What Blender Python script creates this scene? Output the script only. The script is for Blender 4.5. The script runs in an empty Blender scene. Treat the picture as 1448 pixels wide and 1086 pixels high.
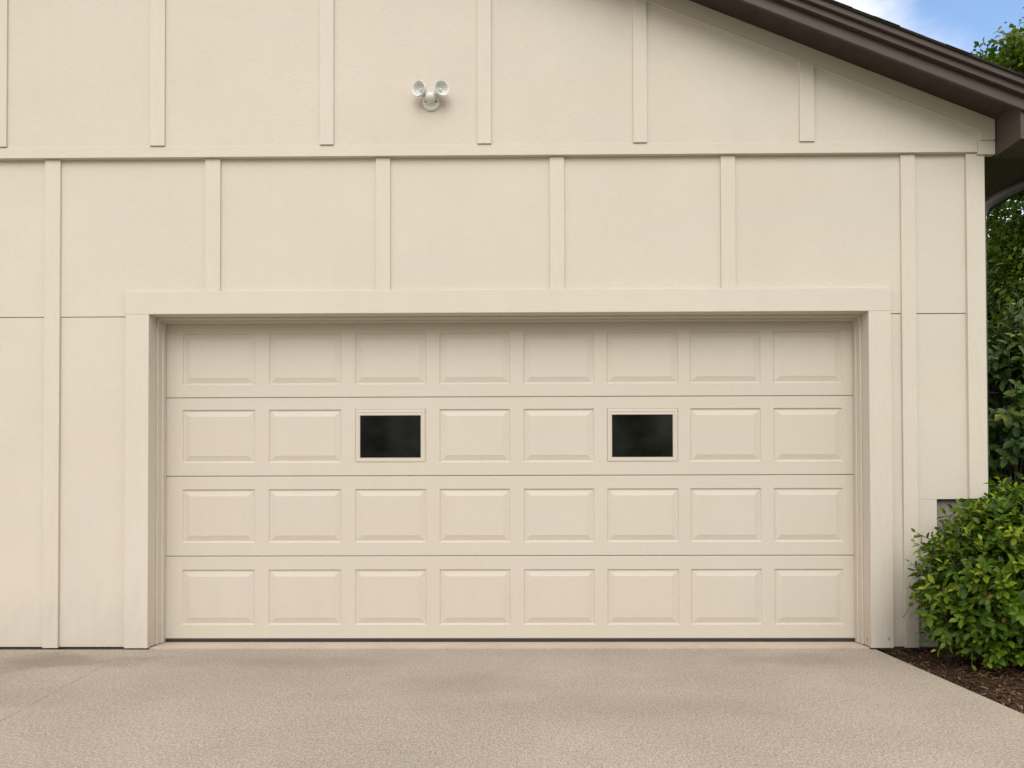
import bpy, bmesh, math, random
import numpy as np
from mathutils import Vector, Matrix
SC = bpy.context.scene
COL = SC.collection
R = math.radians

# ------------------------------------------------------------------ camera
cam = bpy.data.cameras.new('camera')
cam.sensor_width = 36.0
cam.lens = 36.0 * 1134.0 / 1448.0
cam.shift_y = 0.0957
cam.clip_end = 2000
camo = bpy.data.objects.new('camera', cam)
COL.objects.link(camo)
_r = Vector((0.99994516, 0.01020361, -0.00235933))
_u = Vector((0.00250872, -0.01465219, 0.9998895))
_f = Vector((-0.01016791, 0.99984059, 0.01467698))
camo.matrix_world = Matrix(((_r.x, _u.x, -_f.x, 0.0), (_r.y, _u.y, -_f.y, -5.4), (_r.z, _u.z, -_f.z, 1.04), (0, 0, 0, 1)))
SC.camera = camo

# ------------------------------------------------------------------ exposure, world, sun
SC.view_settings.view_transform = 'Standard'
SC.view_settings.look = 'None'
SC.view_settings.gamma = 1.0
SC.view_settings.exposure = 0.785
SC.view_settings.use_curve_mapping = False
SUN_EL, SUN_AZ = R(39), R(-2)          # azimuth measured from -Y (the camera side), negative = to the left
sun_dir = Vector((math.sin(SUN_AZ) * math.cos(SUN_EL), -math.cos(SUN_AZ) * math.cos(SUN_EL), math.sin(SUN_EL)))

W = bpy.data.worlds.new('World')
SC.world = W
W.use_nodes = True
nt = W.node_tree
nt.nodes.clear()
N = nt.nodes.new
L = nt.links.new
out = N('ShaderNodeOutputWorld')
bg = N('ShaderNodeBackground')
bg.inputs['Strength'].default_value = 0.15
sky = N('ShaderNodeTexSky')
sky.sky_type = 'NISHITA'
sky.sun_disc = False
sky.sun_elevation = SUN_EL
sky.sun_rotation = math.atan2(sun_dir.x, sun_dir.y)
sky.air_density = 1.0
sky.dust_density = 0.6
sky.ozone_density = 1.6
tc = N('ShaderNodeTexCoord')
# soft clouds over most of the sky, one clear gap beyond the roof
mp = N('ShaderNodeMapping')
mp.inputs['Scale'].default_value = (1.0, 1.0, 2.4)
nz = N('ShaderNodeTexNoise')
nz.inputs['Scale'].default_value = 3.2
nz.inputs['Detail'].default_value = 8
nz.inputs['Roughness'].default_value = 0.55
L(tc.outputs['Generated'], mp.inputs['Vector'])
L(mp.outputs['Vector'], nz.inputs['Vector'])
gap = N('ShaderNodeVectorMath'); gap.operation = 'DISTANCE'
gd = Vector((745.0, 1134.0, 650.0)).normalized()
gap.inputs[1].default_value = gd
L(tc.outputs['Generated'], gap.inputs[0])
mul = N('ShaderNodeMath'); mul.operation = 'MULTIPLY_ADD'      # distance + noise
L(nz.outputs['Fac'], mul.inputs[0]); mul.inputs[1].default_value = 0.42
L(gap.outputs['Value'], mul.inputs[2])
ramp = N('ShaderNodeMapRange'); ramp.interpolation_type = 'SMOOTHSTEP'
ramp.inputs['From Min'].default_value = 0.31
ramp.inputs['From Max'].default_value = 0.445
L(mul.outputs[0], ramp.inputs['Value'])
mixc = N('ShaderNodeMix'); mixc.data_type = 'RGBA'
L(ramp.outputs['Result'], mixc.inputs['Factor'])
L(sky.outputs['Color'], mixc.inputs['A'])
mixc.inputs['B'].default_value = (5.45, 5.28, 5.06, 1)
L(mixc.outputs['Result'], bg.inputs['Color'])
L(bg.outputs[0], out.inputs['Surface'])

sl = bpy.data.lights.new('sun', 'SUN')
sl.energy = 1.0
sl.angle = R(44)
sl.color = (1.0, 0.965, 0.90)
so = bpy.data.objects.new('sun', sl)
COL.objects.link(so)
so.rotation_euler = (-sun_dir).to_track_quat('-Z', 'Y').to_euler()
so.location = sun_dir * 30

# ------------------------------------------------------------------ materials
def new_mat(name):
    m = bpy.data.materials.new(name)
    m.use_nodes = True
    t = m.node_tree
    b = t.nodes['Principled BSDF']
    return m, t, b

def node(t, typ, **kw):
    n = t.nodes.new(typ)
    for k, v in kw.items():
        if k in n.inputs.keys():
            n.inputs[k].default_value = v
        else:
            setattr(n, k, v)
    return n

def coords(t, scale=(1, 1, 1), rot=(0, 0, 0)):
    g = t.nodes.new('ShaderNodeNewGeometry')
    mpn = t.nodes.new('ShaderNodeMapping')
    mpn.inputs['Scale'].default_value = scale
    mpn.inputs['Rotation'].default_value = rot
    t.links.new(g.outputs['Position'], mpn.inputs['Vector'])
    return mpn.outputs['Vector']

def noise(t, vec, scale, detail=4, rough=0.55, dist=0.0):
    n = t.nodes.new('ShaderNodeTexNoise')
    n.inputs['Scale'].default_value = scale
    n.inputs['Detail'].default_value = detail
    n.inputs['Roughness'].default_value = rough
    n.inputs['Distortion'].default_value = dist
    t.links.new(vec, n.inputs['Vector'])
    return n.outputs['Fac']

def rng(t, val, a, b, c, d, smooth=False):
    n = t.nodes.new('ShaderNodeMapRange')
    if smooth: n.interpolation_type = 'SMOOTHSTEP'
    for k, v in zip(('From Min', 'From Max', 'To Min', 'To Max'), (a, b, c, d)):
        n.inputs[k].default_value = v
    t.links.new(val, n.inputs['Value'])
    return n.outputs['Result']

def mixrgb(t, fac, A, B, mode='MIX'):
    n = t.nodes.new('ShaderNodeMix')
    n.data_type = 'RGBA'; n.blend_type = mode
    if isinstance(fac, (int, float)): n.inputs['Factor'].default_value = fac
    else: t.links.new(fac, n.inputs['Factor'])
    for key, v in (('A', A), ('B', B)):
        if isinstance(v, tuple): n.inputs[key].default_value = (*v, 1) if len(v) == 3 else v
        else: t.links.new(v, n.inputs[key])
    return n.outputs['Result']

def math_(t, op, a, b=0.0, c=0.0):
    n = t.nodes.new('ShaderNodeMath'); n.operation = op
    for i, v in enumerate((a, b, c)):
        if isinstance(v, (int, float)): n.inputs[i].default_value = v
        else: t.links.new(v, n.inputs[i])
    return n.outputs[0]

def bump(t, b, h, strength, dist):
    n = t.nodes.new('ShaderNodeBump')
    n.inputs['Strength'].default_value = strength
    n.inputs['Distance'].default_value = dist
    t.links.new(h, n.inputs['Height'])
    t.links.new(n.outputs['Normal'], b.inputs['Normal'])

PAINT = (0.613, 0.564, 0.491)

def paint_mat(name, base, gx, gz, fine, bs, rough=0.62, var=0.05, dirt=0.0):
    """beige exterior paint: faint cloudy variation, hardboard grain stretched by gx/gz, low stains near the ground"""
    m, t, b = new_mat(name)
    v = coords(t)
    big = noise(t, v, 1.1, 5, 0.6)
    mid = noise(t, coords(t, (gx * 0.25, 1, gz * 0.25)), 6.0, 5, 0.6)
    grain = noise(t, coords(t, (gx, 1, gz)), fine, 4, 0.6)
    lo = tuple(c * (1 - var) for c in base)
    hi = tuple(min(1, c * (1 + var)) for c in base)
    warm = (base[0] * 1.01, base[1] * 0.985, base[2] * 0.95)
    c1 = mixrgb(t, rng(t, big, 0.3, 0.7, 0, 1), lo, hi)
    c2 = mixrgb(t, rng(t, mid, 0.35, 0.7, 0, 0.55), c1, warm)
    c3 = mixrgb(t, rng(t, grain, 0.35, 0.65, 0.0, 0.17), c2, tuple(c * 0.72 for c in base))
    if gz > gx:
        runs = noise(t, coords(t, (9, 1, 0.45)), 1.6, 5, 0.65)
        c3 = mixrgb(t, rng(t, runs, 0.48, 0.75, 0, 0.08), c3, tuple(c * q for c, q in zip(base, (0.82, 0.80, 0.76))))
    if dirt > 0:
        sep = t.nodes.new('ShaderNodeSeparateXYZ')
        g = t.nodes.new('ShaderNodeNewGeometry')
        t.links.new(g.outputs['Position'], sep.inputs[0])
        hgt = math_(t, 'MULTIPLY_ADD', noise(t, coords(t, (3, 1, 1)), 3.0, 5, 0.65), 0.9, sep.outputs['Z'])
        near = rng(t, hgt, 0.42, 0.95, dirt, 0.0, True)
        near = math_(t, 'MULTIPLY', near, rng(t, sep.outputs['X'], 2.35, 2.62, 1.0, 2.4))
        c3 = mixrgb(t, near, c3, (0.36, 0.33, 0.28))
        flake = math_(t, 'MULTIPLY', rng(t, noise(t, coords(t, (1, 1, 0.35)), 26, 3, 0.6), 0.66, 0.70, 0, 0.8), rng(t, math_(t, 'ADD', sep.outputs['Z'], math_(t, 'MULTIPLY', sep.outputs['X'], -0.25)), -0.52, -0.45, 1, 0))
        c3 = mixrgb(t, flake, c3, (0.10, 0.085, 0.07))
    t.links.new(c3, b.inputs['Base Color'])
    b.inputs['Roughness'].default_value = rough
    b.inputs['Specular IOR Level'].default_value = 0.35
    bump(t, b, math_(t, 'ADD', grain, math_(t, 'MULTIPLY', mid, 0.8)), bs, 0.004)
    return m

M = {}
M['siding'] = paint_mat('siding_paint', PAINT, 1.0, 2.2, 62, 0.45, 0.7, 0.045, 0.25)
M['trim_v'] = paint_mat('trim_paint_upright', tuple(c * 1.0 for c in PAINT), 4.0, 0.3, 26, 0.10, 0.6, 0.03, 0.25)
M['trim_h'] = paint_mat('trim_paint_level', tuple(c * 1.0 for c in PAINT), 0.3, 4.0, 26, 0.10, 0.6, 0.03)
M['door'] = paint_mat('door_enamel', (0.590, 0.541, 0.470), 0.6, 3.0, 40, 0.035, 0.45, 0.022, 0.1)

def plain(name, col, rough=0.5, metal=0.0, var=0.15, scale=9, bs=0.0, spec=0.5, stretch=(1, 1, 1)):
    m, t, b = new_mat(name)
    n = noise(t, coords(t, stretch), scale, 5, 0.6)
    t.links.new(mixrgb(t, rng(t, n, 0.3, 0.7, 0, 1), tuple(c * (1 - var) for c in col), tuple(min(1, c * (1 + var)) for c in col)), b.inputs['Base Color'])
    b.inputs['Roughness'].default_value = rough
    b.inputs['Metallic'].default_value = metal
    b.inputs['Specular IOR Level'].default_value = spec
    if bs: bump(t, b, n, bs, 0.01)
    return m

M['fascia'] = plain('brown_painted_fascia', (0.073, 0.053, 0.045), 0.55, 0, 0.10, 14, 0.08, 0.4, (0.6, 1, 4))
M['gutter'] = plain('brown_aluminium', (0.042, 0.034, 0.032), 0.5, 0.0, 0.12, 8)
M['dark_gap'] = plain('dark_recess', (0.03, 0.026, 0.022), 0.9)
M['rubber'] = plain('black_rubber', (0.042, 0.037, 0.033), 0.55)
M['white_plastic'] = plain('white_enamel', (0.74, 0.735, 0.71), 0.4, 0, 0.03, 20)
M['screw'] = plain('dark_screw', (0.09, 0.085, 0.08), 0.4, 0.7)
M['reflector'] = plain('grey_lamp_glass', (0.66, 0.67, 0.66), 0.22, 0.0, 0.2, 30, 0.2)
M['wallback'] = plain('side_wall_paint', PAINT, 0.7)
M['bark'] = plain('bark', (0.10, 0.075, 0.055), 0.9, 0, 0.3, 30, 0.4)

# soffit boards: brown with board joints across
def soffit_mat():
    m, t, b = new_mat('brown_soffit_boards')
    g = t.nodes.new('ShaderNodeNewGeometry'); s = t.nodes.new('ShaderNodeSeparateXYZ')
    t.links.new(g.outputs['Position'], s.inputs[0])
    fr = math_(t, 'FRACT', math_(t, 'MULTIPLY', s.outputs['X'], 5.2))
    ln = rng(t, fr, 0.0, 0.05, 1, 0)
    n = noise(t, coords(t), 14, 4)
    c = mixrgb(t, rng(t, n, 0.3, 0.7, 0, 1), (0.040, 0.028, 0.022), (0.056, 0.040, 0.032))
    t.links.new(mixrgb(t, ln, c, (0.026, 0.018, 0.015)), b.inputs['Base Color'])
    b.inputs['Roughness'].default_value = 0.6
    return m
M['soffit'] = soffit_mat()

def shingle_mat():
    m, t, b = new_mat('dark_asphalt_shingles')
    n = noise(t, coords(t), 90, 4)
    n2 = noise(t, coords(t, (1, 1, 1)), 3, 4)
    c = mixrgb(t, n, (0.018, 0.016, 0.015), (0.050, 0.045, 0.042))
    t.links.new(mixrgb(t, rng(t, n2, 0.35, 0.7, 0, 0.5), c, (0.05, 0.04, 0.036)), b.inputs['Base Color'])
    b.inputs['Roughness'].default_value = 0.9
    bump(t, b, n, 0.5, 0.004)
    return m
M['shingle'] = shingle_mat()

def concrete_mat(name, base, speck, blot, lines=True):
    m, t, b = new_mat(name)
    v = coords(t)
    big = noise(t, v, 0.9, 6, 0.6, 0.4)
    med = noise(t, v, 2.6, 6, 0.62)
    fine = noise(t, coords(t, (1, 0.55, 1)), 165, 2, 0.7)
    mid = noise(t, coords(t, (1, 0.5, 1)), 112, 2, 0.6, 0.6)
    c = mixrgb(t, rng(t, big, 0.32, 0.68, 0, 1), tuple(x * (1 - blot) for x in base), tuple(x * (1 + blot) for x in base))
    c = mixrgb(t, rng(t, med, 0.40, 0.72, 0, 0.45), c, tuple(x * y for x, y in zip(base, (0.66, 0.62, 0.58))))
    c = mixrgb(t, rng(t, fine, 0.30, 0.72, -0.0, 1.0), mixrgb(t, speck, c, (0.06, 0.05, 0.04)), mixrgb(t, speck * 0.8, c, (0.72, 0.64, 0.54)))
    c = mixrgb(t, rng(t, mid, 0.32, 0.70, 0, 1.0), mixrgb(t, speck * 0.75, c, (0.10, 0.08, 0.065)), mixrgb(t, speck * 0.5, c, (0.62, 0.54, 0.46)))
    if lines:
        g = t.nodes.new('ShaderNodeNewGeometry'); s = t.nodes.new('ShaderNodeSeparateXYZ')
        t.links.new(g.outputs['Position'], s.inputs[0])
        X, Y = s.outputs['X'], s.outputs['Y']
        wob = math_(t, 'MULTIPLY_ADD', noise(t, v, 7, 5, 0.7), 0.02, X)
        # hairline crack running away from the wall, left of the door
        cx = math_(t, 'MULTIPLY_ADD', Y, -0.122, -2.602 + 0.010)
        d = math_(t, 'ABSOLUTE', math_(t, 'SUBTRACT', wob, cx))
        line = rng(t, d, 0.0012, 0.0050, 1, 0)
        brk = rng(t, noise(t, v, 5, 3), 0.40, 0.58, 0.08, 0.62)
        yy = math_(t, 'MULTIPLY', rng(t, Y, -2.4, -1.7, 0.3, 1), rng(t, Y, -0.42, -0.52, 0, 1))
        c = mixrgb(t, math_(t, 'MULTIPLY', math_(t, 'MULTIPLY', line, brk), yy), c, (0.07, 0.055, 0.045))
        # old damp / oil stains on the slab
        for (sx, sy, rx, ry, k) in ((-2.95, -0.40, 0.70, 0.25, 0.62), (-3.25, -0.85, 0.50, 0.50, 0.5), (-2.5, -1.25, 0.35, 0.3, 0.2), (1.75, -0.36, 0.55, 0.24, 0.34), (-1.5, -0.42, 0.9, 0.22, 0.26), (-0.3, -1.0, 0.5, 0.3, 0.22), (0.6, -1.45, 1.0, 0.25, 0.22)):
            dx = math_(t, 'MULTIPLY', math_(t, 'SUBTRACT', X, sx), 1 / rx)
            dy = math_(t, 'MULTIPLY', math_(t, 'SUBTRACT', Y, sy), 1 / ry)
            rr = math_(t, 'SQRT', math_(t, 'ADD', math_(t, 'MULTIPLY', dx, dx), math_(t, 'MULTIPLY', dy, dy)))
            rr = math_(t, 'ADD', rr, math_(t, 'MULTIPLY', math_(t, 'SUBTRACT', med, 0.5), 2.6))
            c = mixrgb(t, rng(t, rr, 0.2, 1.15, k, 0, True), c, (0.19, 0.155, 0.12))
    t.links.new(c, b.inputs['Base Color'])
    b.inputs['Roughness'].default_value = 0.9
    b.inputs['Specular IOR Level'].default_value = 0.25
    bump(t, b, math_(t, 'ADD', fine, mid), 0.55, 0.004)
    return m
M['drive'] = concrete_mat('broom_finished_concrete', (0.462, 0.388, 0.322), 0.56, 0.22)
M['apron'] = concrete_mat('smooth_concrete', (0.60, 0.51, 0.42), 0.2, 0.08, False)
M['foundation'] = concrete_mat('grey_foundation_concrete', (0.23, 0.205, 0.185), 0.25, 0.2, False)

def glass_mat(name, tint, painted_reflection):
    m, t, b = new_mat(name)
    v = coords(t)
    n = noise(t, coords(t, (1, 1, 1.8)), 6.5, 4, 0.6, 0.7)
    t.links.new(mixrgb(t, rng(t, n, 0.40, 0.75, 0, 1), tint, painted_reflection), b.inputs['Base Color'])  # blotchy reflections painted into the pane's base colour
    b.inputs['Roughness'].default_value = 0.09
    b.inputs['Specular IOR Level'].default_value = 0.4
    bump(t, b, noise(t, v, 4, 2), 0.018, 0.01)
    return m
M['pane_grey_reflection'] = glass_mat('glazing_grey_reflection', (0.0026, 0.0026, 0.0024), (0.0095, 0.0100, 0.0105))
M['pane_green_reflection'] = glass_mat('glazing_green_reflection', (0.0008, 0.0013, 0.0002), (0.0075, 0.0105, 0.0025))  # green cast of the reflections, painted into this pane

def soil_mat():
    m, t, b = new_mat('dark_bark_mulch')
    v = coords(t)
    n = noise(t, v, 35, 5, 0.7, 0.6)
    c = mixrgb(t, rng(t, n, 0.35, 0.7, 0, 1), (0.022, 0.012, 0.007), (0.105, 0.058, 0.032))
    t.links.new(c, b.inputs['Base Color'])
    b.inputs['Roughness'].default_value = 0.95
    bump(t, b, n, 1.0, 0.02)
    return m
M['soil'] = soil_mat()

def attr_mat(name, rough=0.45, trans=0.25, spec=0.4, boost=1.0):
    m, t, b = new_mat(name)
    a = t.nodes.new('ShaderNodeAttribute'); a.attribute_name = 'leaf_tone'
    n = noise(t, coords(t), 40, 2)
    c = mixrgb(t, rng(t, n, 0.3, 0.7, 0, 0.35), a.outputs['Color'], mixrgb(t, 1.0, a.outputs['Color'], (0.55, 0.6, 0.5), 'MULTIPLY'))
    t.links.new(c, b.inputs['Base Color'])
    b.inputs['Roughness'].default_value = rough
    b.inputs['Specular IOR Level'].default_value = spec
    if trans > 0:
        tr = t.nodes.new('ShaderNodeBsdfTranslucent')
        c2 = mixrgb(t, 1.0, c, (1.5, 1.6, 0.5), 'MULTIPLY')
        t.links.new(c2, tr.inputs['Color'])
        mx = t.nodes.new('ShaderNodeMixShader')
        mx.inputs[0].default_value = trans
        o = t.nodes['Material Output']
        t.links.new(b.outputs[0], mx.inputs[1]); t.links.new(tr.outputs[0], mx.inputs[2])
        t.links.new(mx.outputs[0], o.inputs['Surface'])
    return m
M['leaf'] = attr_mat('shrub_leaves', 0.45, 0.28, 0.28)
M['leaf_gloss'] = attr_mat('broad_glossy_leaves', 0.42, 0.15, 0.25)
M['leaf_tree'] = attr_mat('tree_leaves', 0.5, 0.30, 0.3)
M['chips'] = attr_mat('wood_chips', 0.9, 0.0, 0.2)

def grass_mat():
    m, t, b = new_mat('mown_grass')
    n = noise(t, coords(t), 12, 6, 0.7)
    t.links.new(mixrgb(t, n, (0.03, 0.06, 0.015), (0.09, 0.13, 0.035)), b.inputs['Base Color'])
    b.inputs['Roughness'].default_value = 0.9
    return m
M['grass'] = grass_mat()

# ------------------------------------------------------------------ mesh helpers
def link_mesh(name, me, mat, parent=None):
    o = bpy.data.objects.new(name, me)
    COL.objects.link(o)
    me.materials.append(M[mat] if isinstance(mat, str) else mat)
    if parent is not None: o.parent = parent
    return o

def fin(name, bm, mat, parent=None, smooth=False):
    bmesh.ops.recalc_face_normals(bm, faces=bm.faces)
    me = bpy.data.meshes.new(name)
    bm.to_mesh(me); bm.free()
    if smooth:
        for p in me.polygons: p.use_smooth = True
    return link_mesh(name, me, mat, parent)

def add_prism(bm, poly, y0, y1, bev=0.0):
    """poly: list of (x,z) outline, extruded from y0 (front) to y1 (back)"""
    vs = [bm.verts.new((x, y0, z)) for x, z in poly]
    vb = [bm.verts.new((x, y1, z)) for x, z in poly]
    f = bm.faces.new(vs)
    bm.faces.new(vb[::-1])
    n = len(poly)
    for i in range(n):
        bm.faces.new((vs[(i + 1) % n], vs[i], vb[i], vb[(i + 1) % n]))
    if bev > 0:
        es = [e for e in f.edges]
        bmesh.ops.bevel(bm, geom=es, offset=bev, segments=2, profile=0.6, affect='EDGES', clamp_overlap=True)

def rect(x0, x1, z0, z1): return [(x0, z0), (x1, z0), (x1, z1), (x0, z1)]

def add_box(bm, x0, x1, y0, y1, z0, z1):
    add_prism(bm, rect(x0, x1, z0, z1), y0, y1)

def prism(name, poly, y0, y1, mat, parent=None, bev=0.0025):
    bm = bmesh.new(); add_prism(bm, poly, y0, y1, bev)
    return fin(name, bm, mat, parent)

def add_tube(bm, pts, rad, seg=10, cap=True, squash=None):
    pts = [Vector(p) for p in pts]
    rads = rad if isinstance(rad, (list, tuple)) else [rad] * len(pts)
    rings = []
    prev = None
    for i, p in enumerate(pts):
        d = (pts[min(i + 1, len(pts) - 1)] - pts[max(i - 1, 0)]).normalized()
        if prev is None:
            a = d.cross(Vector((0, 1, 0)))
            if a.length < 0.1: a = d.cross(Vector((1, 0, 0)))
            a.normalize()
        else:
            a = (prev - d * prev.dot(d)).normalized()
        prev = a
        b = d.cross(a)
        rings.append([bm.verts.new(p + (a * math.cos(2 * math.pi * k / seg) + b * math.sin(2 * math.pi * k / seg)) * rads[i]) for k in range(seg)])
    for r0, r1 in zip(rings, rings[1:]):
        for k in range(seg):
            bm.faces.new((r0[k], r0[(k + 1) % seg], r1[(k + 1) % seg], r1[k]))
    if cap:
        bm.faces.new(rings[0][::-1]); bm.faces.new(rings[-1])

def add_lathe(bm, prof, origin, axis, seg=28, cap0=True, cap1=True):
    """prof: (radius, along) pairs around the given axis"""
    axis = Vector(axis).normalized()
    a = axis.cross(Vector((0, 0, 1)))
    if a.length < 0.1: a = axis.cross(Vector((1, 0, 0)))
    a.normalize(); b = axis.cross(a); origin = Vector(origin)
    rings = [[bm.verts.new(origin + axis * h + (a * math.cos(2 * math.pi * k / seg) + b * math.sin(2 * math.pi * k / seg)) * r) for k in range(seg)] for r, h in prof]
    for r0, r1 in zip(rings, rings[1:]):
        for k in range(seg):
            bm.faces.new((r0[k], r0[(k + 1) % seg], r1[(k + 1) % seg], r1[k]))
    if cap0: bm.faces.new(rings[0][::-1])
    if cap1: bm.faces.new(rings[-1])

def thing(name, loc, label, cat, group=None):
    o = bpy.data.objects.new(name, None)
    COL.objects.link(o)
    o.location = loc
    o.empty_display_size = 0.2
    o['label'] = label; o['category'] = cat
    if group: o['group'] = group
    return o

def parent_keep(o, root):
    """children are modelled in world coordinates; keep them there under a moved root"""
    o.parent = root
    o.matrix_parent_inverse = Matrix.Translation(root.location).inverted()

# ------------------------------------------------------------------ the setting
def sheet(name, x0, x1, y0, y1, z0, z1, mat, kind='structure', bev=0.0):
    bm = bmesh.new()
    vs = [bm.verts.new(p) for p in ((x0, y0, z1), (x1, y0, z1), (x1, y1, z1), (x0, y1, z1))]
    f = bm.faces.new(vs)
    ex = bmesh.ops.extrude_face_region(bm, geom=[f])
    bmesh.ops.translate(bm, verts=[v for v in ex['geom'] if isinstance(v, bmesh.types.BMVert)], vec=(0, 0, z0 - z1))
    if bev:
        es = [e for e in bm.edges if all(abs(v.co.z - z1) < 1e-6 for v in e.verts)]
        bmesh.ops.bevel(bm, geom=es, offset=bev, segments=2, affect='EDGES')
    o = fin(name, bm, mat)
    o['kind'] = kind
    return o

bm = bmesh.new()
bm.faces.new([bm.verts.new(p) for p in ((-400, -400, -0.09), (400, -400, -0.09), (400, 400, -0.09), (-400, 400, -0.09))])
g = fin('ground', bm, 'grass'); g['kind'] = 'structure'
sheet('driveway', -9.0, 2.366, -16.0, -0.020, -0.085, 0.0, 'drive', bev=0.005)

# mulch bed: lumpy dark surface
def MUL(x, y):
    return -0.028 + 0.014 * math.sin(x * 2.1 + y * 1.3) + 0.022 * math.exp(-abs(y - 0.03) / 0.12) - 0.02 * math.exp(-(x - 2.366) / 0.05)
def mulch_bed():
    rr = random.Random(5)
    nx, ny = 70, 90
    bm = bmesh.new()
    grid = []
    for j in range(ny + 1):
        row = []
        for i in range(nx + 1):
            x = 2.3675 + (4.45 - 2.3675) * (i / nx) ** 1.3
            y = -2.45 + (0.9 + 2.45) * j / ny
            z = MUL(x, y) + rr.uniform(-0.010, 0.010)
            if y > 0.08 and x < 3.2: z = -0.05
            row.append(bm.verts.new((x, y, z)))
        grid.append(row)
    for j in range(ny):
        for i in range(nx):
            bm.faces.new((grid[j][i], grid[j][i + 1], grid[j + 1][i + 1], grid[j + 1][i]))
    o = fin('mulch_bed', bm, 'soil', smooth=True); o['kind'] = 'structure'
mulch_bed()

# ------------------------------------------------------------------ garage building
GX0, GX1 = -7.5, 3.117
PEAK = -2.2
SLOPE = 0.4035
def rake(x, z_at_3176):           # height of a line parallel to the roof slope
    return z_at_3176 + SLOPE * (3.176 - PEAK - abs(x - PEAK))
LEFT_END = 2 * PEAK - 3.176

B = thing('garage_building', (0, 0, 0), 'cream board-and-batten garage with brown eaves and a wide panelled door', 'garage')

# lower siding panels
s = bmesh.new()
add_prism(s, [(GX0, 2.249), (-2.60, 2.249), (-2.60, 2.34), (2.42, 2.34), (2.42, 2.247), (3.10, 2.247), (3.10, 3.335), (GX0, 3.335)], -0.003, 0.03)
add_prism(s, rect(GX0, -2.60, 0.013, 2.2445), 0.0, 0.03, 0.0015)
add_prism(s, [(2.42, 0.013), (2.605, 0.013), (2.605, 0.9985), (3.10, 0.9985), (3.10, 2.2420), (2.42, 2.2420)], 0.0, 0.03, 0.0015)
add_prism(s, rect(2.607, 2.790, 0.013, 0.9965), 0.0005, 0.03, 0.0015)
wall = fin('siding', s, 'siding', B)

# upper (gable) siding, a little proud of the lower
T = 3.532
prism('gable_siding', [(LEFT_END, 3.3905), (3.170, 3.3905), (3.170, rake(3.170, T - 0.02)), (PEAK, rake(PEAK, T - 0.02)), (LEFT_END, T - 0.02)], -0.038, 0.0, 'siding', B, 0)

# structure behind the siding: side and rear walls, gable core
c = bmesh.new()
add_box(c, GX0, -2.60, 0.0305, 0.12, 0.012, 3.35)
add_box(c, 2.42, 3.095, 0.0305, 0.12, 1.02, 3.35)
add_box(c, -2.60, 2.42, 0.0305, 0.12, 2.34, 3.35)
add_box(c, 3.0, 3.095, 0.1205, 7.5, 1.02, 3.45)
add_box(c, GX0, GX0 + 0.1, 0.1205, 7.5, 0.012, 3.45)
add_box(c, GX0, 3.095, 7.5005, 7.6, 0.012, 3.45)
fin('wall', c, 'wallback', B)
c = bmesh.new()
add_box(c, 2.42, 3.085, 0.045, 0.13, -0.08, 1.015)
add_box(c, 2.99, 3.085, 0.13, 7.5, -0.08, 1.015)
fin('foundation', c, 'foundation', B)
prism('foundation', rect(GX0, -2.60, -0.08, 0.0115), 0.045, 0.13, 'foundation', B, 0)

# battens above the band
for (a, b_) in ((-6.96, -6.86), (-5.84, -5.74), (-4.72, -4.62), (-3.60, -3.466), (-2.493, -2.392), (-1.343, -1.250), (-0.281, -0.188), (0.764, 0.857), (1.876, 1.975)):
    zt = lambda x: rake(x, T - 0.1125)
    poly = [(a, 3.3925), (b_, 3.3925), (b_, zt(b_))] + ([(PEAK, zt(PEAK))] if a < PEAK < b_ else []) + [(a, zt(a))]
    prism('batten', poly, -0.053, -0.0375, 'trim_v', B, 0.002)
# battens below the band
for (a, b_, z0) in ((-6.50, -6.40, 0.010), (-5.40, -5.30, 0.010), (-4.31, -4.21, 0.010), (-3.220, -3.116, 0.009), (-2.129, -2.026, 2.4145), (-0.971, -0.874, 2.4145), (0.204, 0.302, 2.4145), (1.355, 1.452, 2.4145), (2.561, 2.656, 0.009)):
    prism('batten', rect(a, b_, z0, 3.3155), -0.0195, -0.0035, 'trim_v', B, 0.002)
prism('corner_trim', rect(2.995, GX1, 1.000, 3.3160), -0.026, 0.09, 'trim_v', B, 0.0025)
prism('band_board', rect(LEFT_END, 3.0625, 3.317, 3.3895), -0.043, 0.0, 'trim_h', B, 0.002)
prism('band_board', rect(3.0645, 3.181, 3.302, 3.3915), -0.041, 0.0, 'trim_h', B, 0.002)
# rake trim board following the roof
prism('rake_trim', [(PEAK + 0.001, rake(PEAK, T - 0.112)), (3.078, rake(3.078, T - 0.112)), (3.078, 3.396), (3.176, 3.396), (3.176, T - 0.001), (PEAK + 0.001, rake(PEAK, T - 0.001))], -0.051, -0.0375, 'trim_h', B, 0.003)
prism('rake_trim', [(PEAK - 0.001, rake(PEAK, T - 0.001)), (LEFT_END, T - 0.001), (LEFT_END, 3.396), (LEFT_END + 0.098, 3.396), (LEFT_END + 0.098, rake(LEFT_END + 0.098, T - 0.112)), (PEAK - 0.001, rake(PEAK, T - 0.112))], -0.051, -0.0375, 'trim_h', B, 0.003)

cuts = [PEAK + 0.002, -1.344, -1.249, -0.282, -0.187, 0.763, 0.858, 1.875, 1.976, 3.078]
for xa, xb in zip(cuts[0::2], cuts[1::2]):
    prism('rake_bead', [(xa, rake(xa, T - 0.1225)), (xb, rake(xb, T - 0.1225)), (xb, rake(xb, T - 0.1128)), (xa, rake(xa, T - 0.1128))], -0.0575, -0.0377, 'trim_h', B, 0.004)
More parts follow.
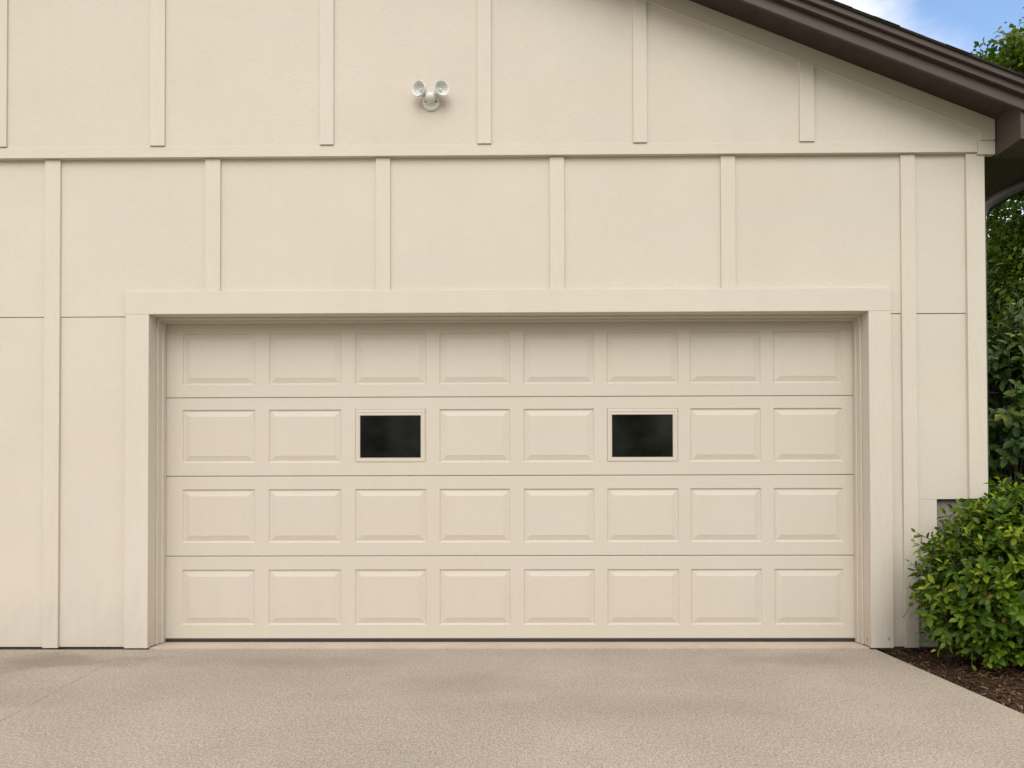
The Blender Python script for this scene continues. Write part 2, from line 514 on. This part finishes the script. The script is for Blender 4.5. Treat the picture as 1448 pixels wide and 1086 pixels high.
# door casing, jambs and stops
prism('door_casing', rect(-2.662, 2.482, 2.2575, 2.4130), -0.031, -0.0035, 'trim_h', B, 0.003)
prism('door_casing', rect(-2.662, -2.503, 0.009, 2.2572), -0.0306, 0.0, 'trim_v', B, 0.003)
prism('door_casing', rect(2.333, 2.482, 0.009, 2.2572), -0.0306, 0.0, 'trim_v', B, 0.003)
prism('door_jamb', rect(-2.56, -2.506, 0.012, 2.262), 0.0005, 0.30, 'trim_v', B, 0.001)
prism('door_jamb', rect(2.336, 2.39, 0.012, 2.262), 0.0005, 0.30, 'trim_v', B, 0.001)
prism('door_jamb', rect(-2.505, 2.335, 2.2605, 2.31), 0.0005, 0.30, 'trim_h', B, 0.001)
def stop(poly_a, poly_b, mat):
    bm = bmesh.new()
    add_prism(bm, poly_a, 0.092, 0.150, 0.003)
    add_prism(bm, poly_b, 0.1502, 0.196, 0.003)
    fin('door_stop', bm, mat, B)
stop(rect(-2.5055, -2.494, 0.012, 2.250), rect(-2.5055, -2.482, 0.012, 2.236), 'trim_v')
stop(rect(2.324, 2.3355, 0.012, 2.250), rect(2.317, 2.3355, 0.012, 2.236), 'trim_v')
stop(rect(-2.5052, 2.3352, 2.2505, 2.2600), rect(-2.5052, 2.3352, 2.2365, 2.2600), 'trim_h')

# apron between the jambs
bm = bmesh.new()
add_box(bm, -2.505, 2.335, -0.006, 0.5, -0.03, 0.0075)
bmesh.ops.bevel(bm, geom=[e for e in bm.edges if all(v.co.z > 0 for v in e.verts)], offset=0.004, segments=2, affect='EDGES')
ap = fin('apron', bm, 'apron'); ap['kind'] = 'structure'

# ------------------------------------------------------------------ garage door
DX0, DX1 = -2.500, 2.340
DY = 0.200
SEAMS = (0.0305, 0.607, 1.167, 1.718, 2.275)
COLS = [(-2.369, -1.858), (-1.762, -1.252), (-1.156, -0.655), (-0.564, -0.068), (0.024, 0.518), (0.606, 1.106), (1.186, 1.680), (1.766, 2.245)]
ROWS = ((0.128, 0.514), (0.702, 1.076), (1.261, 1.634), (1.808, 2.172))
bm = bmesh.new()
add_box(bm, DX0, DX1, DY + 0.022, DY + 0.05, 0.034, 2.27)
door = fin('garage_door', bm, 'dark_gap', B)

RINGS = ((0.0, 0.0), (0.0025, 0.0018), (0.0060, 0.0078), (0.0105, 0.0090), (0.016, 0.0085), (0.045, 0.0020), (0.0485, 0.0005))
WIN = {(2, 2): 'pane_grey_reflection', (2, 5): 'pane_green_reflection'}      # (row, column)

def make_section(r):
    z0, z1 = SEAMS[r] + 0.0016, SEAMS[r + 1] - 0.0016
    pz0, pz1 = ROWS[r]
    bm = bmesh.new()
    Y = DY
    xs = [DX0]
    for a, b_ in COLS: xs += [a, b_]
    xs.append(DX1)
    ch = 0.004
    zs = [z0 + ch, pz0, pz1, z1 - ch]
    V = [[bm.verts.new((x, Y, z)) for x in xs] for z in zs]
    def ringface(rects):
        rings = [[bm.verts.new((x, y, z)) for x, z in ((a, c_), (b_, c_), (b_, d), (a, d))] for a, b_, c_, d, y in rects]
        return rings
    for j in range(3):
        for i in range(len(xs) - 1):
            is_panel = (j == 1 and i % 2 == 1)
            if not is_panel:
                bm.faces.new((V[j][i], V[j][i + 1], V[j + 1][i + 1], V[j + 1][i]))
                continue
            col = (i - 1) // 2
            a, b_ = xs[i], xs[i + 1]
            base = [V[1][i], V[1][i + 1], V[2][i + 1], V[2][i]]
            prof = RINGS[1:] if (r, col) not in WIN else ((0.0025, 0.002), (0.006, 0.0055), (0.03, 0.0055))
            prev = base
            for ins, dep in prof:
                cur = [bm.verts.new((x, Y + dep, z)) for x, z in ((a + ins, pz0 + ins), (b_ - ins, pz0 + ins), (b_ - ins, pz1 - ins), (a + ins, pz1 - ins))]
                for k in range(4):
                    bm.faces.new((prev[k], prev[(k + 1) % 4], cur[(k + 1) % 4], cur[k]))
                prev = cur
            bm.faces.new(prev)
    # rolled top and bottom lips
    for row, zz in ((V[0], z0), (V[3], z1)):
        e = [bm.verts.new((x, Y + 0.004, zz)) for x in xs]
        e2 = [bm.verts.new((x, Y + 0.02, zz)) for x in xs]
        for i in range(len(xs) - 1):
            bm.faces.new((row[i], row[i + 1], e[i + 1], e[i]))
            bm.faces.new((e[i], e[i + 1], e2[i + 1], e2[i]))
    return fin('door_section', bm, 'door', door)
for r in range(4): make_section(r)

def make_window(r, col, panemat, lab_f, lab_p):
    a, b_ = COLS[col]; c_, d = ROWS[r]
    a, b_ = a + 0.006, b_ - 0.010
    c_, d = c_ + 0.003, d - 0.003
    bm = bmesh.new()
    prof = ((0.0, 0.0050), (0.0005, -0.0015), (0.003, -0.0035), (0.015, -0.0045), (0.0185, -0.0020), (0.0225, -0.0020), (0.0245, -0.0035), (0.029, -0.0030), (0.031, 0.0045))
    prev = None
    for ins, dep in prof:
        tin = ins * (1.36 if ins > 0.016 else 1.0)        # the top rail is a little deeper
        cur = [bm.verts.new((x, DY + dep, z)) for x, z in ((a + ins, c_ + ins), (b_ - ins, c_ + ins), (b_ - ins, d - tin), (a + ins, d - tin))]
        if prev:
            for k in range(4): bm.faces.new((prev[k], prev[(k + 1) % 4], cur[(k + 1) % 4], cur[k]))
        prev = cur
    fin('window_frame', bm, 'door', door)
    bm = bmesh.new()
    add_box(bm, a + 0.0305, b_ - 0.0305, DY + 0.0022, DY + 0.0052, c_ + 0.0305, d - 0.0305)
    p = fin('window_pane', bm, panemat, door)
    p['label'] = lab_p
make_window(2, 2, 'pane_grey_reflection', '', 'dark glass with grey reflections painted in')
make_window(2, 5, 'pane_green_reflection', '', 'dark glass with green reflections painted in')
bm = bmesh.new()
add_box(bm, DX0 + 0.02, DX1 - 0.02, DY - 0.003, DY + 0.03, 0.0235, 0.0320)
add_box(bm, DX0 + 0.02, DX1 - 0.02, DY + 0.004, DY + 0.03, 0.0085, 0.0233)
fin('bottom_seal', bm, 'rubber', door)

# ------------------------------------------------------------------ roof, fascia, soffit, eaves
OV = 3.78                                   # eave edge, X
def both(name, dz0, dz1, y0, y1, mat, bev=0.002, xe=OV, parent=B):
    """a board parallel to both roof slopes between two heights above the trim line"""
    xl = 2 * PEAK - xe
    f0 = lambda x: rake(x, T) + dz0
    f1 = lambda x: rake(x, T) + dz1
    return prism(name, [(xl, f0(xl)), (PEAK, f0(PEAK)), (xe, f0(xe)), (xe, f1(xe)), (PEAK, f1(PEAK)), (xl, f1(xl))], y0, y1, mat, parent, bev)
YF = -0.33
both('soffit', 0.0005, 0.012, YF + 0.021, -0.0, 'soffit', 0, 3.64)
both('rake_fascia', -0.062, 0.0125, YF, YF + 0.020, 'fascia', 0.003, 3.66)
roof = both('roof', 0.0930, 0.0985, YF - 0.074, 7.8, 'shingle', 0.001, 3.86)
both('rake_fascia', 0.0130, 0.0555, YF - 0.035, YF + 0.020, 'fascia', 0.003, 3.70)
both('rake_fascia', 0.0560, 0.0926, YF - 0.060, YF + 0.020, 'fascia', 0.003, 3.74)
# roof decking between soffit and shingles
both('roof_deck', 0.0128, 0.0922, YF + 0.0205, 7.75, 'dark_gap', 0, 3.66)
# courses of shingles with slightly ragged edge tabs along the rake
rr = random.Random(3)
bm = bmesh.new()
ca, sa = math.cos(math.atan(SLOPE)), math.sin(math.atan(SLOPE))
for sgn in (1, -1):
    n = 36
    for k in range(n):
        x1 = 3.86 - k * 0.148
        x0 = x1 - 0.16
        if x0 < PEAK: break
        zz0, zz1 = rake(x0, T) + 0.0986, rake(x1, T) + 0.0986
        e = YF - 0.075 - rr.uniform(0.0, 0.008)
        X0, X1 = (x0, x1) if sgn > 0 else (2 * PEAK - x0, 2 * PEAK - x1)
        v = [bm.verts.new(p) for p in ((X0, e, zz0 + 0.001), (X1, e, zz1 + 0.001), (X1, e, zz1 + 0.0045), (X0, e, zz0 + 0.003),
                                       (X0, 7.8, zz0 + 0.001), (X1, 7.8, zz1 + 0.001), (X1, 7.8, zz1 + 0.0045), (X0, 7.8, zz0 + 0.003))]
        for q in ((0, 1, 2, 3), (7, 6, 5, 4), (1, 5, 6, 2), (0, 3, 7, 4), (3, 2, 6, 7), (0, 4, 5, 1)):
            bm.faces.new([v[i] for i in q])
fin('shingles', bm, 'shingle', roof)

# boxed eave return at the right-hand corner, running back along the side wall
def eave_box(sgn):
    X = lambda x: x if sgn > 0 else 2 * PEAK - x
    bm = bmesh.new()
    pts = [(3.184, 3.288), (3.640, 3.288), (3.640, rake(3.640, T) - 0.0005), (3.184, rake(3.184, T) - 0.0005)]
    pts = [(X(x), z) for x, z in pts]
    add_prism(bm, pts, YF + 0.022, -0.0005)
    fin('eave_return', bm, 'fascia', B)
    bm = bmesh.new()
    xa, xb = sorted((X(3.1165), X(3.640)))
    add_box(bm, xa, xb, 0.0, 7.7, 3.300, 3.316)
    fin('eave_soffit', bm, 'soffit', B)
    bm = bmesh.new()
    xa, xb = sorted((X(3.641), X(3.662)))
    add_box(bm, xa, xb, YF + 0.022, 7.75, 3.250, 3.49)
    fin('eave_fascia', bm, 'fascia', B)
    # K-style gutter trough
    prof = [(3.6625, 3.40), (3.6625, 3.29), (3.715, 3.29), (3.735, 3.335), (3.765, 3.36), (3.775, 3.40), (3.770, 3.40), (3.758, 3.365), (3.728, 3.342), (3.710, 3.296), (3.668, 3.296), (3.668, 3.40)]
    prism('gutter', [(X(x), z) for x, z in prof], YF - 0.03, 7.75, 'gutter', B, 0)
eave_box(1); eave_box(-1)

# downspout: leaves the gutter, elbows in under the soffit, runs down the side wall
bm = bmesh.new()
path = [(3.70, 0.13, 3.315), (3.685, 0.13, 3.285), (3.62, 0.13, 3.245), (3.47, 0.13, 3.168), (3.33, 0.13, 3.098), (3.255, 0.13, 3.055), (3.205, 0.13, 3.015), (3.180, 0.13, 2.965), (3.174, 0.13, 2.88), (3.174, 0.13, 2.0), (3.174, 0.13, 1.0), (3.174, 0.13, 0.15), (3.185, 0.125, 0.09), (3.23, 0.11, 0.05)]
add_tube(bm, path, 0.034, 12)
fin('downspout', bm, 'gutter', B, True)
for zz in (2.6, 1.3):
    bm = bmesh.new()
    add_box(bm, 3.118, 3.214, 0.118, 0.142, zz, zz + 0.03)
    fin('downspout_strap', bm, 'gutter', B)

# ------------------------------------------------------------------ twin floodlight on the gable
FL = thing('floodlight', (-0.592, -0.038, 3.680), 'white twin-head floodlight on the upper wall above the garage door', 'floodlight')
def fpart(name, bm, mat, smooth=True, par=None):
    o = fin(name, bm, mat, None, smooth)
    parent_keep(o, FL)
    return o
bm = bmesh.new()
bx, bz = -0.592, 3.675
add_lathe(bm, [(0.058, 0.0), (0.058, 0.010), (0.054, 0.018), (0.044, 0.023), (0.030, 0.026), (0.0295, 0.032), (0.024, 0.0345), (0.010, 0.036)], (bx, -0.038, bz), (0, -1, 0), 36)
fpart('base_plate', bm, 'white_plastic')
for sx in (-0.034, 0.034):
    bm = bmesh.new()
    add_lathe(bm, [(0.0055, 0.0), (0.0055, 0.005), (0.003, 0.0065)], (bx + sx, -0.0615, bz - 0.004), (0, -1, 0), 12)
    fpart('screw', bm, 'screw')
bm = bmesh.new()
add_tube(bm, [(bx - 0.004, -0.060, bz + 0.002), (bx - 0.004, -0.080, bz + 0.004), (bx - 0.004, -0.092, bz + 0.006)], [0.024, 0.026, 0.026], 20)
add_tube(bm, [(bx - 0.034, -0.093, bz + 0.016), (bx - 0.030, -0.093, bz + 0.016), (bx + 0.026, -0.093, bz + 0.016), (bx + 0.030, -0.093, bz + 0.016)], [0.026, 0.030, 0.030, 0.026], 24)
fpart('arm_housing', bm, 'white_plastic')
for sx, hx, ax in ((-1, -0.659, (-0.46, -0.88, -0.10)), (1, -0.519, (0.40, -0.92, -0.06))):
    bm = bmesh.new()
    s0 = Vector((bx - 0.004 + sx * 0.028, -0.092, bz + 0.016))
    hc = Vector((hx, -0.118, 3.729))
    axis = Vector(ax).normalized()
    back = hc - axis * 0.055
    add_tube(bm, [s0, s0 + Vector((sx * 0.016, 0.008, 0.006)), back + axis * 0.01 + Vector((0, 0, -0.014))], [0.011, 0.0125, 0.011], 14)
    add_lathe(bm, [(0.008, -0.008), (0.0125, -0.008), (0.0125, 0.008), (0.008, 0.008)], s0 + Vector((sx * 0.016, 0.004, 0.006)), (0, -1, 0.2), 16)
    fpart('swivel_joint', bm, 'white_plastic')
    bm = bmesh.new()
    add_lathe(bm, [(0.012, -0.066), (0.018, -0.060), (0.023, -0.045), (0.032, -0.030), (0.043, -0.012), (0.0485, 0.004), (0.0505, 0.018), (0.0495, 0.021), (0.0455, 0.0195), (0.0430, 0.010), (0.0395, 0.004)], hc, axis, 36, True, False)
    h = fpart('lamp_head', bm, 'white_plastic')
    bm = bmesh.new()
    add_lathe(bm, [(0.0420, 0.008), (0.037, -0.001), (0.027, -0.010), (0.017, -0.016), (0.011, -0.017), (0.0100, -0.008), (0.0075, -0.002), (0.003, 0.0005)], hc, axis, 32, False, True)
    o = fin('lamp_lens', bm, 'reflector', None, True)
    o.parent = h
    o.matrix_parent_inverse = Matrix.Identity(4)

# ------------------------------------------------------------------ foliage
def leaf_mesh(name, pos, dirs, nrm, length, width, cols, mat, parent, curl=0.18, fold=0.22):
    """many leaf blades as one mesh; every blade is folded along its midrib and bent along its length"""
    pos = np.asarray(pos, float); dirs = np.asarray(dirs, float); nrm = np.asarray(nrm, float)
    length = np.asarray(length, float)[:, None]; width = np.asarray(width, float)[:, None]
    n = len(pos)
    dirs /= np.linalg.norm(dirs, axis=1, keepdims=True) + 1e-9
    nrm = nrm - dirs * (nrm * dirs).sum(1, keepdims=True)
    nrm /= np.linalg.norm(nrm, axis=1, keepdims=True) + 1e-9
    side = np.cross(dirs, nrm)
    st = ((0.30, 0.40), (0.58, 0.50), (0.84, 0.28))
    P = [pos]
    for t_, w_ in st:
        c_ = pos + dirs * length * t_ - nrm * length * curl * t_ * t_
        lift = nrm * width * fold * w_ * 2
        P += [c_ - side * width * w_ + lift * 0.5, c_ - lift * 0.15, c_ + side * width * w_ + lift * 0.5]
    P.append(pos + dirs * length - nrm * length * curl * 1.15)
    V = np.stack(P, 1).reshape(-1, 3)
    tri = [(0, 2, 1), (0, 3, 2), (7, 8, 10), (8, 9, 10)]
    quad = [(1, 2, 5, 4), (2, 3, 6, 5), (4, 5, 8, 7), (5, 6, 9, 8)]
    idx, starts, s_ = [], [], 0
    for f in tri + quad:
        idx += list(f); starts.append(s_); s_ += len(f)
    idx = np.array(idx); starts = np.array(starts)
    loops = (idx[None, :] + 11 * np.arange(n)[:, None]).ravel()
    ls = (starts[None, :] + s_ * np.arange(n)[:, None]).ravel()
    me = bpy.data.meshes.new(name)
    me.vertices.add(len(V)); me.vertices.foreach_set('co', V.ravel())
    me.loops.add(len(loops)); me.loops.foreach_set('vertex_index', loops.astype(np.int32))
    me.polygons.add(len(ls)); me.polygons.foreach_set('loop_start', ls.astype(np.int32))
    me.update(calc_edges=True)
    me.polygons.foreach_set('use_smooth', np.ones(len(ls), bool))
    at = me.color_attributes.new('leaf_tone', 'FLOAT_COLOR', 'POINT')
    cc = np.ones((len(V), 4)); cc[:, :3] = np.repeat(np.asarray(cols, float), 11, axis=0)
    at.data.foreach_set('color', cc.ravel())
    me.validate()
    o = link_mesh(name, me, mat)
    if parent is not None: parent_keep(o, parent)
    return o

def lerp3(a, b, t): return tuple(x + (y - x) * t for x, y in zip(a, b))

def shrub(root, base, centre, rad, nshoot, seed, leaf, pal, mat, keep, per=12, shoot_len=0.26, inner=600, bark_r=0.009, droop=0.15, long_frac=0.12, upb=0.35):
    rg = np.random.default_rng(seed)
    centre = np.array(centre); rad = np.array(rad); base = np.array(base)
    P, D, Nn, Ln, Wd, C = [], [], [], [], [], []
    tb = bmesh.new()
    lump = rg.normal(size=(14, 3)); lump /= np.linalg.norm(lump, axis=1, keepdims=True)
    for i in range(nshoot):
        d = rg.normal(size=3); d /= np.linalg.norm(d)
        if d[2] < -0.75: d[2] *= -1
        k = 0.90 + 0.16 * np.exp(-((1 - lump @ d) / 0.10)).max() + rg.normal() * 0.05
        lng = rg.random() < long_frac
        if lng: k += rg.uniform(0.06, 0.17)
        tip = centre + rad * d * k
        if not keep(tip): continue
        ax = d / rad; ax /= np.linalg.norm(ax)
        ax = ax + np.array([0, 0, upb]) + rg.normal(size=3) * 0.30
        ax /= np.linalg.norm(ax)
        sl_ = shoot_len * rg.uniform(0.8, 1.25)
        org = tip - ax * sl_
        young = rg.random() < 0.18
        tone = rg.random()
        m_ = per + rg.integers(-2, 3)
        ref = np.cross(ax, [0.3, 0.2, 0.9]); ref /= np.linalg.norm(ref); ref2 = np.cross(ax, ref)
        ph = rg.uniform(0, 6.28)
        for j in range(m_):
            s_ = (j + 0.5) / m_
            p = org + ax * sl_ * s_
            if not keep(p): continue
            an = ph + j * 2.39996
            rad_ = ref * math.cos(an) + ref2 * math.sin(an)
            open_ = 1.15 - 0.75 * s_ ** 2
            dd = ax * (0.30 + 0.55 * s_) + rad_ * open_ + np.array([0, 0, -droop + 0.1 * rg.normal()])
            nn = ax * 0.9 + np.array([0, -0.15, 0.75]) - rad_ * 0.25 + rg.normal(size=3) * 0.22
            ln_ = leaf * rg.uniform(0.7, 1.2) * (1.0 - 0.45 * max(0, s_ - 0.6) / 0.4)
            e = p + dd / np.linalg.norm(dd) * ln_
            if not keep(e): continue
            P.append(p); D.append(dd); Nn.append(nn); Ln.append(ln_); Wd.append(ln_ * rg.uniform(0.42, 0.56))
            t_ = min(1, max(0, tone * 0.7 + rg.normal() * 0.16))
            col = lerp3(pal[0], pal[1], t_)
            if young: col = lerp3(col, pal[2], min(1, (0.25 + 0.75 * s_) * rg.uniform(0.5, 1)))
            if rg.random() < 0.006: col = (0.25, 0.14, 0.05)
            C.append(col)
        if i % 3 == 0:
            mid = base + (org - base) * 0.5 + np.array([0, 0, 0.08]) + rg.normal(size=3) * 0.03
            add_tube(tb, [tuple(base + rg.normal(size=3) * [0.05, 0.03, 0]), tuple(mid), tuple(org), tuple(tip - ax * 0.02)], [bark_r, bark_r * 0.7, bark_r * 0.4, bark_r * 0.2], 5, False)
        elif True:
            add_tube(tb, [tuple(org - ax * 0.08), tuple(org), tuple(tip - ax * 0.02)], [bark_r * 0.45, bark_r * 0.4, bark_r * 0.2], 4, False)
    for i in range(inner):
        d = rg.normal(size=3); d /= np.linalg.norm(d)
        p = centre + rad * d * rg.uniform(0.45, 0.88)
        if not keep(p) or p[2] < 0.02: continue
        dd = d + rg.normal(size=3) * 0.7
        e = p + dd / np.linalg.norm(dd) * leaf
        if not keep(e): continue
        P.append(p); D.append(dd); Nn.append(np.array([0, -0.2, 1]) + rg.normal(size=3) * 0.5)
        l_ = leaf * rg.uniform(0.7, 1.1)
        Ln.append(l_); Wd.append(l_ * 0.5); C.append(lerp3(pal[0], pal[1], rg.random() * 0.5))
    o = leaf_mesh('foliage', P, D, Nn, Ln, Wd, C, mat, root)
    b_ = fin('stems', tb, 'bark', None, True)
    parent_keep(b_, root)
    return o

SH = thing('leafy_shrub', (3.12, -0.42, -0.03), 'bright green leafy shrub in the mulch bed against the garage corner', 'shrub')
def keep_sh(p):
    if p[2] < 0.0: return False
    if p[0] < 3.15 and p[1] > -0.035: return False
    if p[0] < 2.41: return False
    return True
shrub(SH, (3.14, -0.42, -0.03), (3.245, -0.48, 0.520), (0.755, 0.47, 0.600), 1450, 11, 0.075,
      ((0.036, 0.086, 0.005), (0.142, 0.238, 0.011), (0.35, 0.41, 0.028)), 'leaf', keep_sh, per=11, shoot_len=0.22, inner=1500)

MS = thing('broadleaf_bush', (4.55, 1.9, -0.05), 'tall dark bush with broad glossy leaves beside the side wall under the eave', 'bush')
def keep_ms(p): return p[2] > 0.05 and p[0] > 3.3
shrub(MS, (4.55, 1.9, -0.05), (4.62, 1.9, 1.42), (0.86, 0.72, 1.22), 520, 23, 0.125,
      ((0.032, 0.074, 0.014), (0.115, 0.190, 0.050), (0.25, 0.28, 0.05)), 'leaf_gloss', keep_ms, per=10, shoot_len=0.34, inner=900, bark_r=0.014, droop=0.35, upb=0.1)

def tree(name, label, cat, base, blobs, nclump, per, leaf, pal, seed, trunk_r, fork_z, mat='leaf_tree', sprig=0.30, group=None):
    root = thing(name, base, label, cat, group)
    rg = np.random.default_rng(seed)
    base = np.array(base, float)
    tb = bmesh.new()
    fz = fork_z
    top = np.mean([b_[:3] for b_ in blobs], axis=0)
    f0 = base + (np.array([top[0], top[1], 0]) - np.array([base[0], base[1], 0])) * 0.35
    f0[2] = fz
    add_tube(tb, [tuple(base + [0, 0, -0.1]), tuple(base + [0.02, 0, 0.3]), tuple((base + f0) / 2 + [0.05, 0.03, 0]), tuple(f0)], [trunk_r * 1.5, trunk_r * 1.1, trunk_r * 0.9, trunk_r * 0.75], 12)
    P, D, Nn, Ln, Wd, C = [], [], [], [], [], []
    vol = np.array([b_[3] ** 2 for b_ in blobs]); vol /= vol.sum()
    for b_ in blobs:
        c_ = np.array(b_[:3])
        m1 = f0 + (c_ - f0) * 0.45 + rg.normal(size=3) * 0.1 + [0, 0, 0.15]
        add_tube(tb, [tuple(f0 - [0, 0, 0.15]), tuple(m1), tuple(c_ + [0, 0, b_[3] * 0.4])], [trunk_r * 0.55, trunk_r * 0.32, trunk_r * 0.08], 7, False)
        for k in range(6):
            d = rg.normal(size=3); d /= np.linalg.norm(d)
            q = c_ + d * b_[3] * 0.8
            add_tube(tb, [tuple(m1 + (c_ - m1) * rg.uniform(0.3, 1)), tuple((c_ + q) / 2 + rg.normal(size=3) * 0.05), tuple(q)], [trunk_r * 0.16, trunk_r * 0.1, trunk_r * 0.04], 5, False)
    for i in range(nclump):
        b_ = blobs[rg.choice(len(blobs), p=vol)]
        d = rg.normal(size=3); d /= np.linalg.norm(d)
        k = rg.uniform(0.55, 1.0) ** 0.6 * (1 + rg.normal() * 0.05)
        c_ = np.array(b_[:3]) + d * b_[3] * k * np.array([1, 1, 0.85])
        out_ = d + np.array([0, 0, 0.2]) + rg.normal(size=3) * 0.35
        out_ /= np.linalg.norm(out_)
        tone = rg.random()
        for j in range(per):
            s_ = rg.random()
            p = c_ + out_ * sprig * (s_ - 0.5) + rg.normal(size=3) * sprig * 0.22
            dd = out_ * 0.6 + rg.normal(size=3) * 0.7 + [0, 0, -0.25]
            nn = np.array([0, 0, 1.0]) + rg.normal(size=3) * 0.45
            l_ = leaf * rg.uniform(0.65, 1.25)
            P.append(p); D.append(dd); Nn.append(nn); Ln.append(l_); Wd.append(l_ * rg.uniform(0.5, 0.68))
            col = lerp3(pal[0], pal[1], min(1, max(0, tone + rg.normal() * 0.2)))
            if tone > 0.75 and rg.random() < 0.5: col = lerp3(col, pal[2], rg.uniform(0.3, 1))
            C.append(col)
    leaf_mesh('crown', P, D, Nn, Ln, Wd, C, mat, root)
    t_ = fin('trunk', tb, 'bark', None, True)
    parent_keep(t_, root)
    return root

tree('maple_tree', 'light green leafy tree rising above the right-hand roof edge', 'tree', (8.9, 6.2, -0.09),
     [(6.80, 6.0, 6.95, 0.42), (7.15, 6.1, 7.25, 0.45), (6.85, 5.9, 6.45, 0.5), (7.15, 6.0, 6.75, 0.72), (7.75, 6.2, 7.15, 0.75), (8.5, 6.0, 7.5, 0.9), (7.3, 5.8, 5.9, 0.8), (8.2, 5.7, 6.3, 1.0), (9.3, 6.2, 6.9, 1.1),
      (7.5, 6.2, 5.0, 0.95), (8.5, 6.0, 5.2, 1.1), (9.7, 6.3, 5.6, 1.2), (7.6, 6.3, 4.1, 0.9), (9.0, 6.3, 4.2, 1.0)],
     3400, 18, 0.088, ((0.028, 0.060, 0.008), (0.092, 0.142, 0.013), (0.20, 0.24, 0.02)), 4, 0.16, 2.8)
tree('evergreen_tree', 'dense dark evergreen behind the broad-leaved bush in shade', 'tree', (8.8, 9.4, -0.09),
     [(8.1, 9.0, 1.1, 1.2), (8.6, 9.0, 2.5, 1.3), (8.2, 9.2, 3.8, 1.2), (9.4, 9.0, 1.4, 1.4), (9.6, 9.2, 3.2, 1.4), (8.9, 9.3, 4.9, 1.3), (7.0, 9.2, 1.2, 1.0), (7.2, 9.3, 2.6, 0.9), (10.6, 9.3, 2.2, 1.3), (9.6, 10.2, 4.6, 1.5), (8.6, 10.4, 5.6, 1.1), (7.4, 10.4, 1.6, 1.2)],
     2300, 14, 0.14, ((0.006, 0.014, 0.005), (0.018, 0.034, 0.010), (0.05, 0.07, 0.015)), 9, 0.18, 1.2)

# wood chips lying on the mulch
def chips():
    rg = np.random.default_rng(8)
    V, F, C = [], [], []
    n = 5200
    pal = [(0.05, 0.026, 0.014), (0.085, 0.045, 0.022), (0.14, 0.08, 0.042), (0.025, 0.014, 0.009), (0.24, 0.155, 0.085)]
    pr = [0.34, 0.28, 0.17, 0.16, 0.05]
    for i in range(n):
        x = 2.38 + rg.random() ** 1.2 * 1.9; y = -2.3 + rg.random() * 2.32
        z = MUL(x, y) + 0.008 + rg.uniform(-0.004, 0.012)
        l_ = rg.uniform(0.008, 0.030) if rg.random() < 0.9 else rg.uniform(0.03, 0.06)
        w_ = rg.uniform(0.002, 0.006); h_ = rg.uniform(0.001, 0.0025)
        a = rg.uniform(0, 6.28); tl = rg.normal() * 0.35
        ax = np.array([math.cos(a) * math.cos(tl), math.sin(a) * math.cos(tl), math.sin(tl)])
        sd = np.array([-math.sin(a), math.cos(a), rg.normal() * 0.3]); sd /= np.linalg.norm(sd)
        up = np.cross(ax, sd)
        o_ = np.array([x, y, z]); k = len(V)
        if x - l_ < 2.37: continue
        for sx, sy, sz in ((-1, -1, -1), (1, -0.6, -1), (1, 0.6, -1), (-1, 1, -1), (-1, -1, 1), (1, -0.6, 1), (1, 0.6, 1), (-1, 1, 1)):
            V.append(o_ + ax * sx * l_ + sd * sy * w_ + up * sz * h_)
        for f in ((0, 3, 2, 1), (4, 5, 6, 7), (0, 1, 5, 4), (1, 2, 6, 5), (2, 3, 7, 6), (3, 0, 4, 7)):
            F.append([k + q for q in f])
        c_ = np.array(pal[rg.choice(5, p=pr)]) * rg.uniform(0.7, 1.3)
        C += [c_] * 8
    me = bpy.data.meshes.new('wood_chips')
    me.from_pydata([tuple(v) for v in V], [], F)
    at = me.color_attributes.new('leaf_tone', 'FLOAT_COLOR', 'POINT')
    cc = np.ones((len(V), 4)); cc[:, :3] = C
    at.data.foreach_set('color', cc.ravel())
    o = link_mesh('wood_chips', me, 'chips')
    o['kind'] = 'stuff'; o['label'] = 'brown bark chips strewn over the mulch bed beside the driveway'; o['category'] = 'mulch'
chips()

# unseen wood added behind the viewer so the door's panes mirror something dark
def reflection_wood():
    rg = np.random.default_rng(31)
    P, D, Nn, Ln, Wd, C = [], [], [], [], [], []
    for k in range(26):
        x = -27 + k * 2.15 + rg.normal() * 0.8
        y = -25 + rg.normal() * 1.6
        hgt = rg.uniform(5.6, 8.6)
        r_ = rg.uniform(1.3, 2.2)
        for i in range(460):
            d = rg.normal(size=3); d /= np.linalg.norm(d)
            p = np.array([x, y, hgt * 0.52]) + d * np.array([r_, r_, hgt * 0.5]) * rg.uniform(0.5, 1.0)
            if p[2] < -0.05: continue
            P.append(p); D.append(d + rg.normal(size=3) * 0.8); Nn.append(rg.normal(size=3) + [0, 0.3, 0.6])
            l_ = rg.uniform(0.3, 0.62); Ln.append(l_); Wd.append(l_ * 0.6)
            C.append(lerp3((0.016, 0.034, 0.008), (0.06, 0.095, 0.018), rg.random()))
    o = leaf_mesh('reflection_wood', P, D, Nn, Ln, Wd, C, 'leaf_tree', None)
    o['kind'] = 'stuff'; o['label'] = 'green wood added behind the viewer for a dark reflection in the door panes'; o['category'] = 'wood'
reflection_wood()
